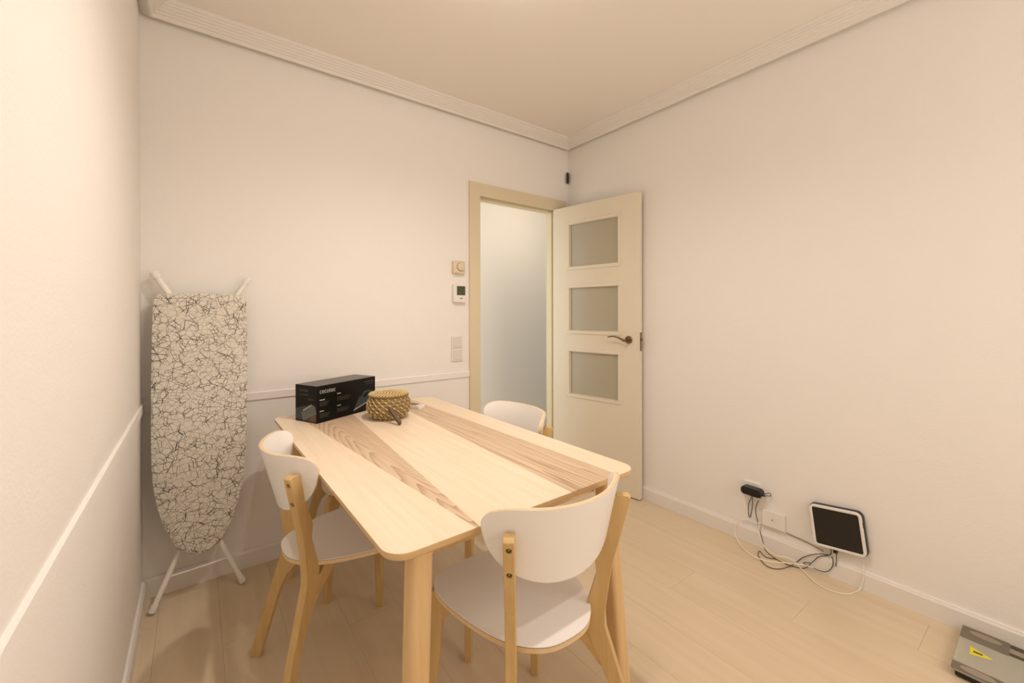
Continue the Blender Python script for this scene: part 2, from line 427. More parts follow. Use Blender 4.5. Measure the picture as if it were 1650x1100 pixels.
# casing on the room side
CA = 0.014
for x0, x1, z0, z1 in ((1.430, 1.512, 0, 2.075), (2.206, 2.300, 0, 2.075), (1.512, 2.206, 1.990, 2.075)):
    fr.box(x0, x1, YB - CA, YB, z0, z1)
casing = fr.build('casing', M['frame'], door, bevel=0.0012)
jb = MB()
jb.box(1.488, 1.502, YB, YB + T, 0, 2.012).box(2.206, 2.222, YB, YB + T, 0, 2.012).box(1.502, 2.206, YB, YB + T, 1.998, 2.012)
jb.box(1.502, 1.514, YB + 0.040, YB + T, 0, 1.998).box(2.194, 2.206, YB + 0.040, YB + T, 0, 1.998).box(1.514, 2.194, YB + 0.040, YB + T, 1.984, 1.998)
jb.build('jamb', M['frame'], door, bevel=0.001)
# leaf in its own frame: s along x from hinge, thickness along y, z up
LA = R(8.8)
leafM = Matrix.Translation((2.165, 2.366, 0)) @ Matrix.Rotation(-(math.pi / 2 - LA), 4, 'Z')
# local +x = away from the hinge; local +y points to +X world side (towards right wall)
LW, LH0, LH1, LT = 0.705, 0.008, 1.990, 0.036
panes = [(0.622, 0.932), (1.083, 1.393), (1.545, 1.855)]
S0, S1 = 0.151, 0.553
lf = MB()
lf.box(0.003, S0, 0, LT, LH0, LH1, leafM).box(S1, LW, 0, LT, LH0, LH1, leafM)
zz = LH0
for z0, z1 in panes:
    lf.box(S0, S1, 0, LT, zz, z0, leafM); zz = z1
lf.box(S0, S1, 0, LT, zz, LH1, leafM)
leaf = lf.build('door_leaf', M['door'], door)
for z0, z1 in panes:
    MB().box(S0, S1, LT / 2 - 0.003, LT / 2 + 0.003, z0, z1, leafM).build('pane', M['glass_frost'], leaf)
    mo = MB(); W = 0.022
    for (a0, a1, b0, b1) in ((S0 - W, S1 + W, z1, z1 + W), (S0 - W, S1 + W, z0 - W, z0), (S0 - W, S0, z0, z1), (S1, S1 + W, z0, z1)):
        mo.box(a0, a1, -0.005, 0.004, b0, b1, leafM)
    i_ = 0.004
    for (a0, a1, b0, b1) in ((S0, S1, z1 - i_, z1), (S0, S1, z0, z0 + i_), (S0, S0 + i_, z0 + i_, z1 - i_), (S1 - i_, S1, z0 + i_, z1 - i_)):
        mo.box(a0, a1, 0.001, LT / 2 - 0.003, b0, b1, leafM)
    mo.build('pane_moulding', M['door'], leaf, bevel=0.0015)
# handle
hx, hz = 0.632, 1.035
hm = leafM @ Matrix.Translation((hx, 0, hz)) @ Matrix.Rotation(R(90), 4, 'X')
hd = MB().lathe([(0.0245, 0.0), (0.0255, 0.002), (0.0255, 0.007), (0.0235, 0.009)], 28, mt=hm)
hd.tube([hm @ Vector((0, 0, 0.008)), hm @ Vector((0, 0, 0.035))], 0.009, 12)
path = catmull([(0.004, -0.004, 0.040), (-0.018, -0.002, 0.045), (-0.045, 0.011, 0.046), (-0.085, 0.020, 0.046), (-0.118, 0.018, 0.046), (-0.131, 0.014, 0.045)], 5)
k = len(path)
hd.tube([hm @ p for p in path], [0.0100 - 0.0055 * min(1, i / (k * 0.6)) for i in range(k)], 12)
hn = hd.build('door_handle', M['steel'], leaf, smooth=True); hn['label'] = 'curved nickel lever handle'
lp = MB().box(LW, LW + 0.0015, 0.006, 0.030, 0.965, 1.085, leafM)
lp.box(LW, LW + 0.010, 0.012, 0.024, 1.028, 1.048, leafM)
lpo = lp.build('lock_plate', M['steel'], leaf, bevel=0.001); lpo['label'] = 'metal latch plate on the door edge'
hg = MB()
for z in (0.25, 1.0, 1.75): hg.tube([leafM @ Vector((-0.002, LT + 0.002, z)), leafM @ Vector((-0.002, LT + 0.002, z + 0.09))], 0.006, 10)
hg.build('hinge', M['steel'], leaf, smooth=True)

# ------------------------------------------------------------------ dining table
TX, TY, TA, TW, TL, TH = 0.2963, 0.7877, R(0.6991), 0.78, 1.40, 0.74
tab = empty('dining_table', 'pale ash dining table with rounded corners and two darker grain bands', 'table', (TX, TY, 0), TA)
# outline of the top with rounded corners, cut in five veneer strips
def strip(x0f, x1f, name, mt_, last=False):
    """x0f/x1f: boundary x as function of y; clipped to the rounded outline"""
    r = 0.05; ys = []
    for k in range(13): ys.append(r - r * math.cos(R(90 * k / 12)))
    ys += [r + (TL - 2 * r) * k / 20 for k in range(1, 20)]
    ys += [TL - q for q in reversed(ys[:13])]
    def edge(y):
        d = r - y if y < r else (y - (TL - r) if y > TL - r else 0)
        return r - math.sqrt(max(r * r - d * d, 0))
    vs, fs = [], []
    for y in ys:
        e = edge(y); a = max(x0f(y), e); b = min(x1f(y), TW - e)
        if b < a: b = a
        vs += [(a, y, TH), (b, y, TH), (a, y, TH - 0.0012), (b, y, TH - 0.0012)]
    for i in range(len(ys) - 1):
        p, q = i * 4, i * 4 + 4
        fs += [(p, p + 1, q + 1, q), (p + 2, q + 2, q + 3, p + 3), (p, q, q + 2, p + 2), (p + 1, p + 3, q + 3, q + 1)]
    fs += [(0, 2, 3, 1), (len(vs) - 4, len(vs) - 3, len(vs) - 1, len(vs) - 2)]
    return MB().add(vs, fs).build(name, mt_, tab)
def lerpf(pts):
    def f(y):
        if y <= pts[0][0]: return pts[0][1]
        for (a, b), (c, d) in zip(pts, pts[1:]):
            if y <= c: return b + (d - b) * (y - a) / (c - a)
        return pts[-1][1]
    return f
b1l = lerpf([(0, 0.196), (1.4, 0.086)]); b1r = lerpf([(0, 0.206), (1.4, 0.318)])
b2l = lerpf([(0, 0.494), (1.4, 0.549)]); b2r = lerpf([(0, 0.690), (1.4, 0.662)])
zero = lambda y: 0.0
full = lambda y: TW
strip(zero, b1l, 'veneer', M['ash']); strip(b1r, b2l, 'veneer', M['ash']); strip(b2r, full, 'veneer', M['ash'])
s_ = strip(b1l, b1r, 'veneer', M['ash_c']); s_['label'] = 'darker figured band with cathedral grain'
s_ = strip(b2l, b2r, 'veneer', M['ash_s']); s_['label'] = 'darker straight-grained band'
ol = rrect(TW, TL, 0.05, 12, TW / 2, TL / 2)
tt = MB(); ins = lambda e: rrect(TW - 2 * e, TL - 2 * e, 0.05 - e, 12, TW / 2, TL / 2)
rings = [(0.0, TH - 0.0012), (0.0, TH - 0.012), (0.004, TH - 0.017), (0.012, TH - 0.019)]
vs = []; n = len(ol)
for e, z in rings: vs += [(a, b, z) for a, b in ins(e)]
fs = [list(range(n)), [3 * n + i for i in range(n)][::-1]]
for q in range(3): fs += [(q * n + i, q * n + (i + 1) % n, (q + 1) * n + (i + 1) % n, (q + 1) * n + i) for i in range(n)]
tt.add(vs, fs).build('tabletop', M['ash_edge'], tab, smooth=True)
MB().box(0.10, TW - 0.10, 0.085, 0.105, 0.665, TH - 0.019).box(0.10, TW - 0.10, TL - 0.105, TL - 0.085, 0.665, TH - 0.019).box(0.085, 0.105, 0.10, TL - 0.10, 0.665, TH - 0.019).box(TW - 0.105, TW - 0.085, 0.10, TL - 0.10, 0.665, TH - 0.019).build('apron', M['ash_leg'], tab, bevel=0.002)
for sx, sy in ((0, 0), (1, 0), (0, 1), (1, 1)):
    dx, dy = (-1 if sx == 0 else 1), (-1 if sy == 0 else 1)
    cx, cy = (0.090 if sx == 0 else TW - 0.080), (0.064 if sy == 0 else TL - 0.064)
    vs = []; fs = []; nlev = 2
    for z, sz in ((TH - 0.019, 0.052), (0.0, 0.046)):
        sp = 0.040 * (TH - 0.019 - z) / 0.72
        rr = rrect(sz, sz, sz * 0.28, 4)
        vs += [(cx + dx * sp + a, cy + dy * sp + b, z) for a, b in rr]
    n = len(rr)
    fs = [list(range(n))[::-1], list(range(n, 2 * n))] + [(i, (i + 1) % n, (i + 1) % n + n, i + n) for i in range(n)]
    MB().add(vs, fs).build('leg', M['ash_leg'], tab, smooth=True)

# ------------------------------------------------------------------ chairs
def make_chair():
    root = empty('dining_chair', '', 'chair', group='four white and birch dining chairs')
    # seat: shield-shaped plywood, slightly dished
    half = [(-0.226, 0.0), (-0.222, 0.045), (-0.205, 0.082), (-0.17, 0.118), (-0.116, 0.148), (-0.06, 0.168), (0, 0.183), (0.06, 0.192), (0.11, 0.191), (0.155, 0.174), (0.19, 0.136), (0.207, 0.085), (0.213, 0.0)]
    right = [(x_, y_) for y_, x_ in half]
    outl = [Vector((x_, y_, 0)) for x_, y_ in right] + [Vector((-x_, y_, 0)) for x_, y_ in right[-2:0:-1]]
    m_ = len(outl); sm = []
    for i in range(m_):
        a, b, c, d = outl[(i - 1) % m_], outl[i], outl[(i + 1) % m_], outl[(i + 2) % m_]
        for k in range(4):
            t = k / 4; sm.append(0.5 * (2 * b + (c - a) * t + (2 * a - 5 * b + 4 * c - d) * t * t + (3 * b - a - 3 * c + d) * t ** 3))
    def seat_z(x_, y_): return 0.006 * (x_ / 0.2) ** 2 - 0.008 * max(0, (y_ - 0.08) / 0.13) ** 2 + 0.004 * max(0, (-y_ - 0.1) / 0.12) ** 2
    def seat_layer(z0, z1, inset, name, mt_):
        n = len(sm); vs = []; fs = []; scs = [0.25, 0.5, 0.75, 1.0]
        for zt in (z1, z0):
            vs.append((0, 0, zt))
            for s in scs:
                for p in sm:
                    f = s * (1 - inset); vs.append((p.x * f, p.y * f, zt + seat_z(p.x * f, p.y * f)))
        L_ = 1 + len(scs) * n
        for base, flip in ((0, False), (L_, True)):
            for i in range(n):
                j = (i + 1) % n; fs.append((base, base + 1 + i, base + 1 + j))
                for q in range(len(scs) - 1):
                    a = base + 1 + q * n; fs.append((a + i, a + n + i, a + n + j, a + j))
        a = 1 + (len(scs) - 1) * n
        for i in range(n):
            j = (i + 1) % n; fs.append((a + i, a + j, L_ + a + j, L_ + a + i))
        return MB().add(vs, fs).build(name, mt_, root, smooth=True)
    st = seat_layer(0.4475, 0.450, 0.0, 'seat', M['white_lam'])
    seat_layer(0.4462, 0.4475, 0.0, 'seat_line', M['ply_line'])
    sb = seat_layer(0.434, 0.4462, 0.004, 'seat_ply', M['ply'])
    # backrest: half-moon plywood bent round a vertical cylinder
    Rb, yb = 0.252, -0.290   # outer radius, y of the rear-most point
    zt, hw = 0.800, 0.238
    arc = Rb * math.asin(0.222 / Rb)
    def back_outline():
        pts = [(0, zt - 0.006), (0.10, zt - 0.005), (0.17, zt - 0.003), (0.210, zt - 0.007), (0.238, zt - 0.019), (0.249, zt - 0.038), (0.243, zt - 0.062), (0.226, zt - 0.096), (0.195, zt - 0.132), (0.145, zt - 0.165), (0.078, zt - 0.189), (0, zt - 0.197)]
        r_ = pts; l_ = [(-a, b) for a, b in pts[-2:0:-1]]
        P_ = [Vector((a, b, 0)) for a, b in r_ + l_]; o_ = []; n = len(P_)
        for i in range(n):
            a, b, c, d = P_[(i - 1) % n], P_[i], P_[(i + 1) % n], P_[(i + 2) % n]
            for k in range(4):
                t = k / 4; o_.append(0.5 * (2 * b + (c - a) * t + (2 * a - 5 * b + 4 * c - d) * t * t + (3 * b - a - 3 * c + d) * t ** 3))
        return o_
    bo = back_outline()
    def bend(s, z, dep):
        an = s / Rb; r_ = Rb - dep; lean = (zt - z) * 0.26
        return (r_ * math.sin(an), yb + Rb - r_ * math.cos(an) + lean, z)
    def back_layer(d0, d1, name, mt_):
        # sweep vertical columns between lower and upper outline
        cols = []
        S = sorted(set(round(p.x, 5) for p in bo))
        smax = max(S); S = [-smax + 2 * smax * k / 48 for k in range(49)]
        S = [smax * math.sin(math.pi / 2 * (s / smax)) for s in S]
        poly = [(p.x, p.y) for p in bo]
        def zr(s):
            zs = []
            for (a, b), (c, d) in zip(poly, poly[1:] + poly[:1]):
                if (a - s) * (c - s) <= 0 and abs(a - c) > 1e-9:
                    t = (s - a) / (c - a); zs.append(b + (d - b) * t)
            return (min(zs), max(zs)) if zs else (zt - 0.06, zt - 0.06)
        vs = []; fs = []; NZ = 6
        for s in S:
            lo, hi = zr(max(-smax + 1e-5, min(smax - 1e-5, s)))
            for dep in (d0, d1):
                for k in range(NZ + 1): vs.append(bend(s, lo + (hi - lo) * k / NZ, dep))
        C = 2 * (NZ + 1)
        for i in range(len(S) - 1):
            a, b = i * C, (i + 1) * C
            for k in range(NZ):
                fs.append((a + k, b + k, b + k + 1, a + k + 1)); fs.append((a + NZ + 1 + k, a + NZ + 2 + k, b + NZ + 2 + k, b + NZ + 1 + k))
            fs.append((a, a + NZ + 1, b + NZ + 1, b)); fs.append((a + NZ, b + NZ, b + C - 1, a + C - 1))
        e = (len(S) - 1) * C
        for k in range(NZ): fs.append((k, k + 1, NZ + 2 + k, NZ + 1 + k)); fs.append((e + k, e + NZ + 1 + k, e + NZ + 2 + k, e + k + 1))
        return MB().add(vs, fs).build(name, mt_, root, smooth=True)
    back_layer(0.0, 0.0012, 'backrest', M['white_lam'])
    q = back_layer(0.0012, 0.0022, 'backrest_line', M['ply_line'])
    back_layer(0.0022, 0.0118, 'backrest_ply', M['ply'])
    back_layer(0.0118, 0.0130, 'backrest', M['white_lam'])
    # rear legs (boomerang boards), front legs, side rails
    rear = [(0.302, 0.747), (0.309, 0.741), (0.2875, 0.655), (0.262, 0.560), (0.245, 0.440), (0.245, 0.400), (0.297, 0.237), (0.366, 0.0), (0.333, 0.0), (0.261, 0.237), (0.195, 0.385), (0.189, 0.425), (0.2225, 0.535), (0.2185, 0.575), (0.245, 0.655), (0.2695, 0.741), (0.276, 0.747)]
    rail = [(0.262, 0.275), (0.245, 0.350), (0.210, 0.402), (0.185, 0.404), (0.150, 0.434), (0.04, 0.434), (0.085, 0.414), (0.135, 0.384), (0.190, 0.345), (0.230, 0.298)]
    front = [(0.196, 0.434), (0.236, 0.434), (0.258, 0.416), (0.273, 0.0), (0.244, 0.0)]
    frail = [(0.212, 0.345), (0.212, 0.434), (0.06, 0.434), (0.10, 0.412), (0.16, 0.400)]
    TR = 0.024
    for sd in (-1, 1):
        # every leg stands in a radial plane: local +x of lm points outwards from the seat centre
        for kind, ang in (('rear_leg', -math.pi / 2 + sd * R(38)), ('front_leg', math.pi / 2 - sd * R(50))):
            lm = Matrix.Rotation(ang, 4, 'Z')
            leg = MB().prism(rear if kind == 'rear_leg' else front, -TR / 2, TR / 2, 'xzy', mt=lm).build(kind, M['birch'], root, bevel=0.002 if kind == 'front_leg' else 0)
            MB().prism(rail if kind == 'rear_leg' else frail, -TR / 2 + 0.001, TR / 2 - 0.001, 'xzy', mt=lm).build('seat_bracket', M['birch_y'], root, bevel=0.002)
            if kind == 'front_leg': continue
            holes = ((0.722, 0.3042), (0.662, 0.2893))
            cut = MB()
            for hz_, hr in holes: cut.tube([lm @ Vector((hr + 0.02, 0, hz_)), lm @ Vector((hr - 0.009, 0, hz_))], 0.0062, 16)
            co = cut.build('cut', M['hole'])
            bo_ = leg.modifiers.new('b', 'BOOLEAN'); bo_.object = co; bo_.operation = 'DIFFERENCE'; bo_.solver = 'EXACT'
            bpy.context.view_layer.update(); dg = bpy.context.evaluated_depsgraph_get()
            me2 = bpy.data.meshes.new_from_object(leg.evaluated_get(dg))
            leg.modifiers.clear(); leg.data = me2; bpy.data.objects.remove(co)
            me2.materials.clear(); me2.materials.append(M['birch'])
            for p in me2.polygons: p.material_index = 0
            bv = leg.modifiers.new('bevel', 'BEVEL'); bv.width = 0.002; bv.segments = 2; bv.limit_method = 'ANGLE'; bv.angle_limit = R(50)
            for hz_, hr in holes:
                hm_ = lm @ Matrix.Translation((hr - 0.0088, 0, hz_)) @ Matrix.Rotation(R(90), 4, 'Y')
                MB().lathe([(0.0058, 0.0), (0.0058, 0.0008)], 14, mt=hm_).build('bolt_recess', M['hole'], leg)
                MB().lathe([(0.0032, 0.0), (0.0032, 0.003), (0.0022, 0.0042)], 12, mt=hm_).build('bolt', M['bolt'], leg, smooth=True)
    return root
def copy_tree(o, parent=None):
    c = o.copy(); col.objects.link(c); c.parent = parent
    for ch in list(o.children): copy_tree(ch, c)
    return c
chair0 = make_chair()
spots = [
    (0.708, 0.930, -2.0, 'white-backed birch chair at the near end of the table, seat towards the camera'),
    (0.445, 1.530, -89.3, 'white-backed birch chair on the left side of the table, beside the dado wall'),
    (0.925, 1.470, 90.0, 'white-backed birch chair on the door side of the table, only its backrest showing'),
    (0.634, 2.048, 180.0, 'birch chair at the far end of the table, hidden behind the black box'),
]
for i, (cx, cy, rz, lab) in enumerate(spots):
    o = chair0 if i == 0 else copy_tree(chair0)
    o.location = (cx, cy, 0); o.rotation_euler = (0, 0, R(rz)); o['label'] = lab

# ------------------------------------------------------------------ ironing board
ib = empty('ironing_board', 'folded ironing board with black crackle-pattern cover leaning in the corner', 'ironing board', (0, 0, 0))
prof_r = [(0.0, 1.300), (0.135, 1.300), (0.155, 1.290), (0.165, 1.268), (0.168, 1.07), (0.167, 0.74), (0.164, 0.60), (0.160, 0.52), (0.147, 0.430), (0.128, 0.350), (0.098, 0.268), (0.068, 0.219), (0.035, 0.196), (0.0, 0.189)]
c0 = 0.018
def ib_pt(x_, z_, d):   # board leans back: bottom nearer the room
    return (c0 + x_ + 0.010 * (z_ - 0.75), 2.245 + (z_ - 0.2) * 0.055 - d, z_)
outl = []
for i in range(len(prof_r) - 1):
    a, b = Vector((*prof_r[i], 0)), Vector((*prof_r[i + 1], 0))
    for k in range(6): outl.append(a.lerp(b, k / 6))
outl.append(Vector((*prof_r[-1], 0)))
# smooth the right half, mirror
for _ in range(6):
    outl = [outl[0]] + [(outl[i - 1] + outl[i] * 2 + outl[i + 1]) / 4 for i in range(1, len(outl) - 1)] + [outl[-1]]
vs, fs = [], []
layers = [(-0.022, 0.985, 0), (-0.018, 1.0, 0), (0.0, 1.0, 0), (0.010, 0.985, 0), (0.014, 0.95, 0), (0.016, 0.85, 0)]
NX = 14
def grid(front_bulge, d_edge, rev):
    base = len(vs)
    for p in outl:
        for k in range(NX + 1):
            t = -1 + 2 * k / NX; ed = max(abs(t), 0); edge = 1 - ed ** 6
            zt_ = min(1, (1.302 - p.y) / 0.02, (p.y - 0.187) / 0.02 + 0.0); zt_ = max(0, zt_)
            vs.append(ib_pt(p.x * t, p.y, d_edge + front_bulge * min(edge, math.sqrt(zt_))))
    for i in range(len(outl) - 1):
        for k in range(NX):
            a = base + i * (NX + 1) + k
            fs.append((a, a + 1, a + NX + 2, a + NX + 1) if not rev else (a, a + NX + 1, a + NX + 2, a + 1))
    return base
b0 = grid(0.010, 0.006, False); b1 = grid(-0.002, -0.018, True)
for i in range(len(outl) - 1):
    for k in (0, NX):
        a = i * (NX + 1) + k; fs.append((b0 + a, b0 + a + NX + 1, b1 + a + NX + 1, b1 + a))
for k in range(NX):
    for i in (0, len(outl) - 1):
        a = i * (NX + 1) + k; fs.append((b0 + a, b0 + a + 1, b1 + a + 1, b1 + a))
cv = MB().add(vs, fs).build('cover', M['cover'], ib, smooth=True)
tb = 0.0105
def ibtube(name, p, q, r=tb, cap=True, capr=1.35):
    o = MB().tube([p, q], r, 14).build(name, M['tube'], ib, smooth=True)
    if cap:
        d = (Vector(q) - Vector(p)).normalized()
        MB().tube([Vector(q) - d * 0.030, Vector(q) - d * 0.006, Vector(q)], [r * 1.25, r * capr, r * capr * 0.8], 14).build('foot_cap', M['plastic_w'], o, smooth=True)
    return o
ibtube('leg', (-0.034, 2.300, 0.260), (-0.148, 2.226, 0.008)); ibtube('leg', (0.055, 2.300, 0.260), (0.165, 2.236, 0.008))
ibtube('leg_upper', (-0.060, 2.318, 1.24), (-0.142, 2.330, 1.388), 0.013); ibtube('leg_upper', (0.105, 2.318, 1.22), (0.203, 2.335, 1.378), 0.009)
MB().tube([(-0.034, 2.300, 0.26), (-0.060, 2.318, 1.24)], tb, 12).build('frame_tube', M['tube'], ib, smooth=True)
MB().tube([(0.055, 2.300, 0.26), (0.105, 2.318, 1.22)], tb, 12).build('frame_tube', M['tube'], ib, smooth=True)
MB().tube([(-0.098, 2.258, 0.118), (0.113, 2.265, 0.123)], 0.0035, 10).build('cross_bar', M['tube'], ib, smooth=True)

# ------------------------------------------------------------------ things on the table
bx = empty('appliance_box', 'glossy black steam iron box printed cecotec at the far end of the table', 'box', (0.412, 1.942, TH), math.atan2(0.143, 0.300))
# local: x along the long face, y along the short face (away), z up
BL, BW, BH = 0.332, 0.142, 0.160
MB().box(0, BL, 0, BW, 0, BH - 0.0006).build('carton', M['box_k'], bx, bevel=0.0012, seg=1)
MB().box(0.001, BL - 0.001, 0.001, BW - 0.001, BH - 0.0006, BH).build('top_flap', M['box_top'], bx)
fm = Matrix.Translation((0, -0.0004, 0)) @ Matrix.Rotation(R(90), 4, 'X')       # text plane on the long face
sm_ = Matrix(((0, 0, -1, -0.0004), (-1, 0, 0, BW), (0, 1, 0, 0), (0, 0, 0, 1)))  # plane on the short (end) face
text_obj('lettering', 'cecotec', 0.030, M['print_w'], bx, fm @ Matrix.Translation((0.013, BH - 0.034, 0)), sx=0.88)
text_obj('lettering', 'cecotec', 0.021, M['print_g'], bx, sm_ @ Matrix.Translation((0.025, BH - 0.028, 0)), sx=0.95)
def flat(name, rects, mt_, mtx, dz=0.0):
    for x0, x1, y0, y1 in rects: MB().box(x0, x1, y0, y1, dz, dz + 0.0003, mtx).build(name, mt_, bx)
flat('printed_heading', [(0.013, 0.040, 0.096, 0.100), (0.104, 0.124, 0.110, 0.114), (0.013, 0.034, 0.048, 0.052), (0.104, 0.124, 0.056, 0.060)], M['print_w'], fm)
rows = []
for x0, x1, yy in ((0.013, 0.062, 0.086), (0.104, 0.180, 0.094), (0.013, 0.066, 0.036), (0.104, 0.172, 0.042)):
    for k in range(3): rows.append((x0, x1 - 0.006 * k, yy - 0.0065 * k, yy - 0.0065 * k + 0.0016))
flat('printed_text', rows, M['print_g'], fm)
flat('printed_text', [(0.262, 0.322, 0.140, 0.1425), (0.270, 0.320, 0.130, 0.1315)], M['print_g'], fm)
# picture of the iron on the long face
ip = MB().prism([(0.196, 0.018), (0.300, 0.052), (0.318, 0.070), (0.312, 0.088), (0.290, 0.100), (0.262, 0.098), (0.238, 0.074), (0.205, 0.034)], 0.0, 0.0003, 'xyz', mt=fm)
ip.build('printed_iron', M['print_t'], bx)
MB().prism([(0.194, 0.014), (0.300, 0.046), (0.301, 0.051), (0.200, 0.022)], 0.0003, 0.0006, 'xyz', mt=fm).build('printed_iron', M['print_w'], bx)
MB().prism([(0.250, 0.070), (0.262, 0.086), (0.286, 0.094), (0.300, 0.086), (0.284, 0.082), (0.268, 0.068)], 0.0003, 0.0006, 'xyz', mt=fm).build('printed_iron', M['box_k'], bx)
MB().prism([(0.204, 0.030), (0.232, 0.078), (0.235, 0.076), (0.209, 0.030)], 0.0003, 0.0006, 'xyz', mt=fm).build('printed_iron', M['print_g'], bx)
# end face: subtitle, spec lines, steam plate picture
flat('printed_text', [(0.028, 0.088, BH - 0.043, BH - 0.040), (0.084, 0.118, 0.102, 0.1035), (0.084, 0.118, 0.097, 0.0985)], M['print_g'], sm_)
MB().prism([(0.004, 0.010), (0.090, 0.004), (0.134, 0.030), (0.138, 0.070), (0.110, 0.078), (0.030, 0.062), (0.004, 0.056)], 0.0, 0.0003, 'xyz', mt=sm_).build('printed_steam', M['print_t'], bx)
MB().prism([(0.090, 0.004), (0.136, 0.006), (0.138, 0.046), (0.112, 0.032)], 0.0002, 0.0005, 'xyz', mt=sm_).build('printed_steam', M['print_r'], bx)
MB().prism([(0.052, 0.052), (0.108, 0.080), (0.112, 0.076), (0.056, 0.047)], 0.0003, 0.0006, 'xyz', mt=sm_).build('printed_steam', M['print_w'], bx)
stm = MB()
for k in range(12):
    x0 = 0.040 + k * 0.0072; y1 = 0.042 + k * 0.0034
    stm.prism([(x0 + 0.0015, y1), (x0 + 0.0032, y1), (x0 + 0.020, y1 - 0.036), (x0 + 0.0180, y1 - 0.037)], 0.0005, 0.0008, 'xyz', mt=sm_)
stm.build('printed_steam', M['print_w'], bx)

# wicker basket
BC = (0.700, 1.868)
bk = empty('wicker_basket', 'round lidded seagrass basket with pale stitching in front of the black box', 'basket', (*BC, TH))
prof_c = [(0.062, 0.006), (0.079, 0.017), (0.0885, 0.030), (0.0935, 0.043), (0.0945, 0.056), (0.0925, 0.069), (0.0875, 0.082), (0.082, 0.093)]
body = MB()
body.lathe([(0.058, 0.0), (0.060, 0.004)] + [(r - 0.004, z) for r, z in prof_c] + [(0.07, 0.098)], 40)
st = MB()
for q, (r, z) in enumerate(prof_c):
    seg = 64
    pts = []
    for k in range(seg):
        an = 2 * math.pi * k / seg; rj = r - 0.0045 + 0.0010 * math.sin(an * 17 + q * 2)
        pts.append((rj * math.cos(an), rj * math.sin(an), z + 0.0008 * math.sin(an * 9 + q)))
    body.tube(pts, 0.0072, 8, closed=True)
    ns = 19
    for k in range(ns):
        an = 2 * math.pi * (k + 0.42 * q) / ns; a2 = an + 0.15
        p1 = Vector(((r + 0.0018) * math.cos(an), (r + 0.0018) * math.sin(an), z + 0.0068))
        pm = Vector(((r + 0.0034) * math.cos((an + a2) / 2), (r + 0.0034) * math.sin((an + a2) / 2), z))
        p2 = Vector(((r + 0.0010) * math.cos(a2), (r + 0.0010) * math.sin(a2), z - 0.0066))
        st.tube([p1, pm, p2], [0.0010, 0.0019, 0.0010], 5)
body.build('coiled_body', M['straw'], bk, smooth=True)
o = st.build('stitching', M['straw_l'], bk, smooth=True); o['kind'] = 'stuff'
lid = MB(); ls = MB()
lid.lathe([(0.080, 0.100), (0.083, 0.103), (0.082, 0.110), (0.04, 0.115), (0.004, 0.1165)], 40)
for q in range(7):
    r = 0.0825 - q * 0.0118; z = 0.1065 + 0.0018 * q
    lid.tube([(r * math.cos(2 * math.pi * k / 48), r * math.sin(2 * math.pi * k / 48), z) for k in range(48)], 0.0066, 8, closed=True)
    ns = max(5, int(40 * r / 0.0825))
    for k in range(ns):
        an = 2 * math.pi * (k + 0.3 * q) / ns; a2 = an + 0.006 / max(r, 0.01)
        ls.tube([((r + 0.0066) * math.cos(an), (r + 0.0066) * math.sin(an), z + 0.002), (r * math.cos((an + a2) / 2), r * math.sin((an + a2) / 2), z + 0.0076), ((r - 0.0064) * math.cos(a2), (r - 0.0064) * math.sin(a2), z + 0.003)], [0.0012, 0.0022, 0.0012], 5)
lo = lid.build('lid', M['straw'], bk, smooth=True)
o = ls.build('stitching', M['straw_l'], lo, smooth=True); o['kind'] = 'stuff'; o.parent = lo

# small dark wooden block leaning against the basket
wb = empty('wooden_block', 'small dark brown wooden block leaning against the front of the seagrass basket', 'block', (0.684, 1.694, TH))
d_ = Vector((-0.020, 0.070, 0.052)).normalized(); w_ = Vector((0.86, 0.10, 0.25)); w_ = (w_ - d_ * w_.dot(d_)).normalized(); t_ = w_.cross(d_)
wm = Matrix((w_, d_, t_)).transposed().to_4x4()
mb = MB(); mb.box(-0.006, 0.006, 0.0, 0.088, -0.020, 0.0, wm)
zmin = min(v[2] for v in mb.v); mb.v = [(a, b, c - zmin) for a, b, c in mb.v]
mb.build('block_body', M['walnut'], wb, bevel=0.0012)

# small white gadget
gd = empty('handheld_gadget', 'small white handheld gadget with dark screen behind the basket', 'gadget', (0.872, 1.985, TH), R(115))
MB().prism(rrect(0.110, 0.046, 0.010, 5), 0.0, 0.016, 'xyz').build('housing', M['plastic_w'], gd, bevel=0.002)
MB().prism(rrect(0.068, 0.036, 0.003, 3, 0.012, 0), 0.0160, 0.0166, 'xyz').build('display', M['screen'], gd)
MB().lathe([(0.008, 0.016), (0.0085, 0.0172), (0.006, 0.0180)], 20, c=(-0.040, 0, 0)).build('button', M['plastic_cream'], gd, smooth=True)

# ------------------------------------------------------------------ wall fittings, back wall
def wall_plate(name, label, cat, x0, x1, z0, z1, depth, mt_, rad=0.006, group=None):
    o = empty(name, label, cat, ((x0 + x1) / 2, YB, (z0 + z1) / 2), 0, group)
    p = MB().prism(rrect(x1 - x0, z1 - z0, rad, 4), -depth, 0.0, 'xzy').build('housing', mt_, o, bevel=0.002)
    return o
o = wall_plate('dial_thermostat', 'cream square dial thermostat above the digital one beside the door', 'thermostat', 1.304, 1.388, 1.462, 1.545, 0.024, M['plastic_cream'])
MB().lathe([(0.027, 0.024), (0.026, 0.033), (0.023, 0.035)], 32, c=(0.010, 0.004, 0), mt=Matrix.Rotation(R(90), 4, 'X')).build('dial', M['plastic_cream'], o, smooth=True)
MB().lathe([(0.0285, 0.0238), (0.0285, 0.0246)], 32, c=(0.010, 0.004, 0), mt=Matrix.Rotation(R(90), 4, 'X')).build('dial_groove', M['ply_line'], o)
MB().box(-0.034, -0.006, -0.0246, -0.0235, -0.038, -0.036).build('slot', M['ply_line'], o)
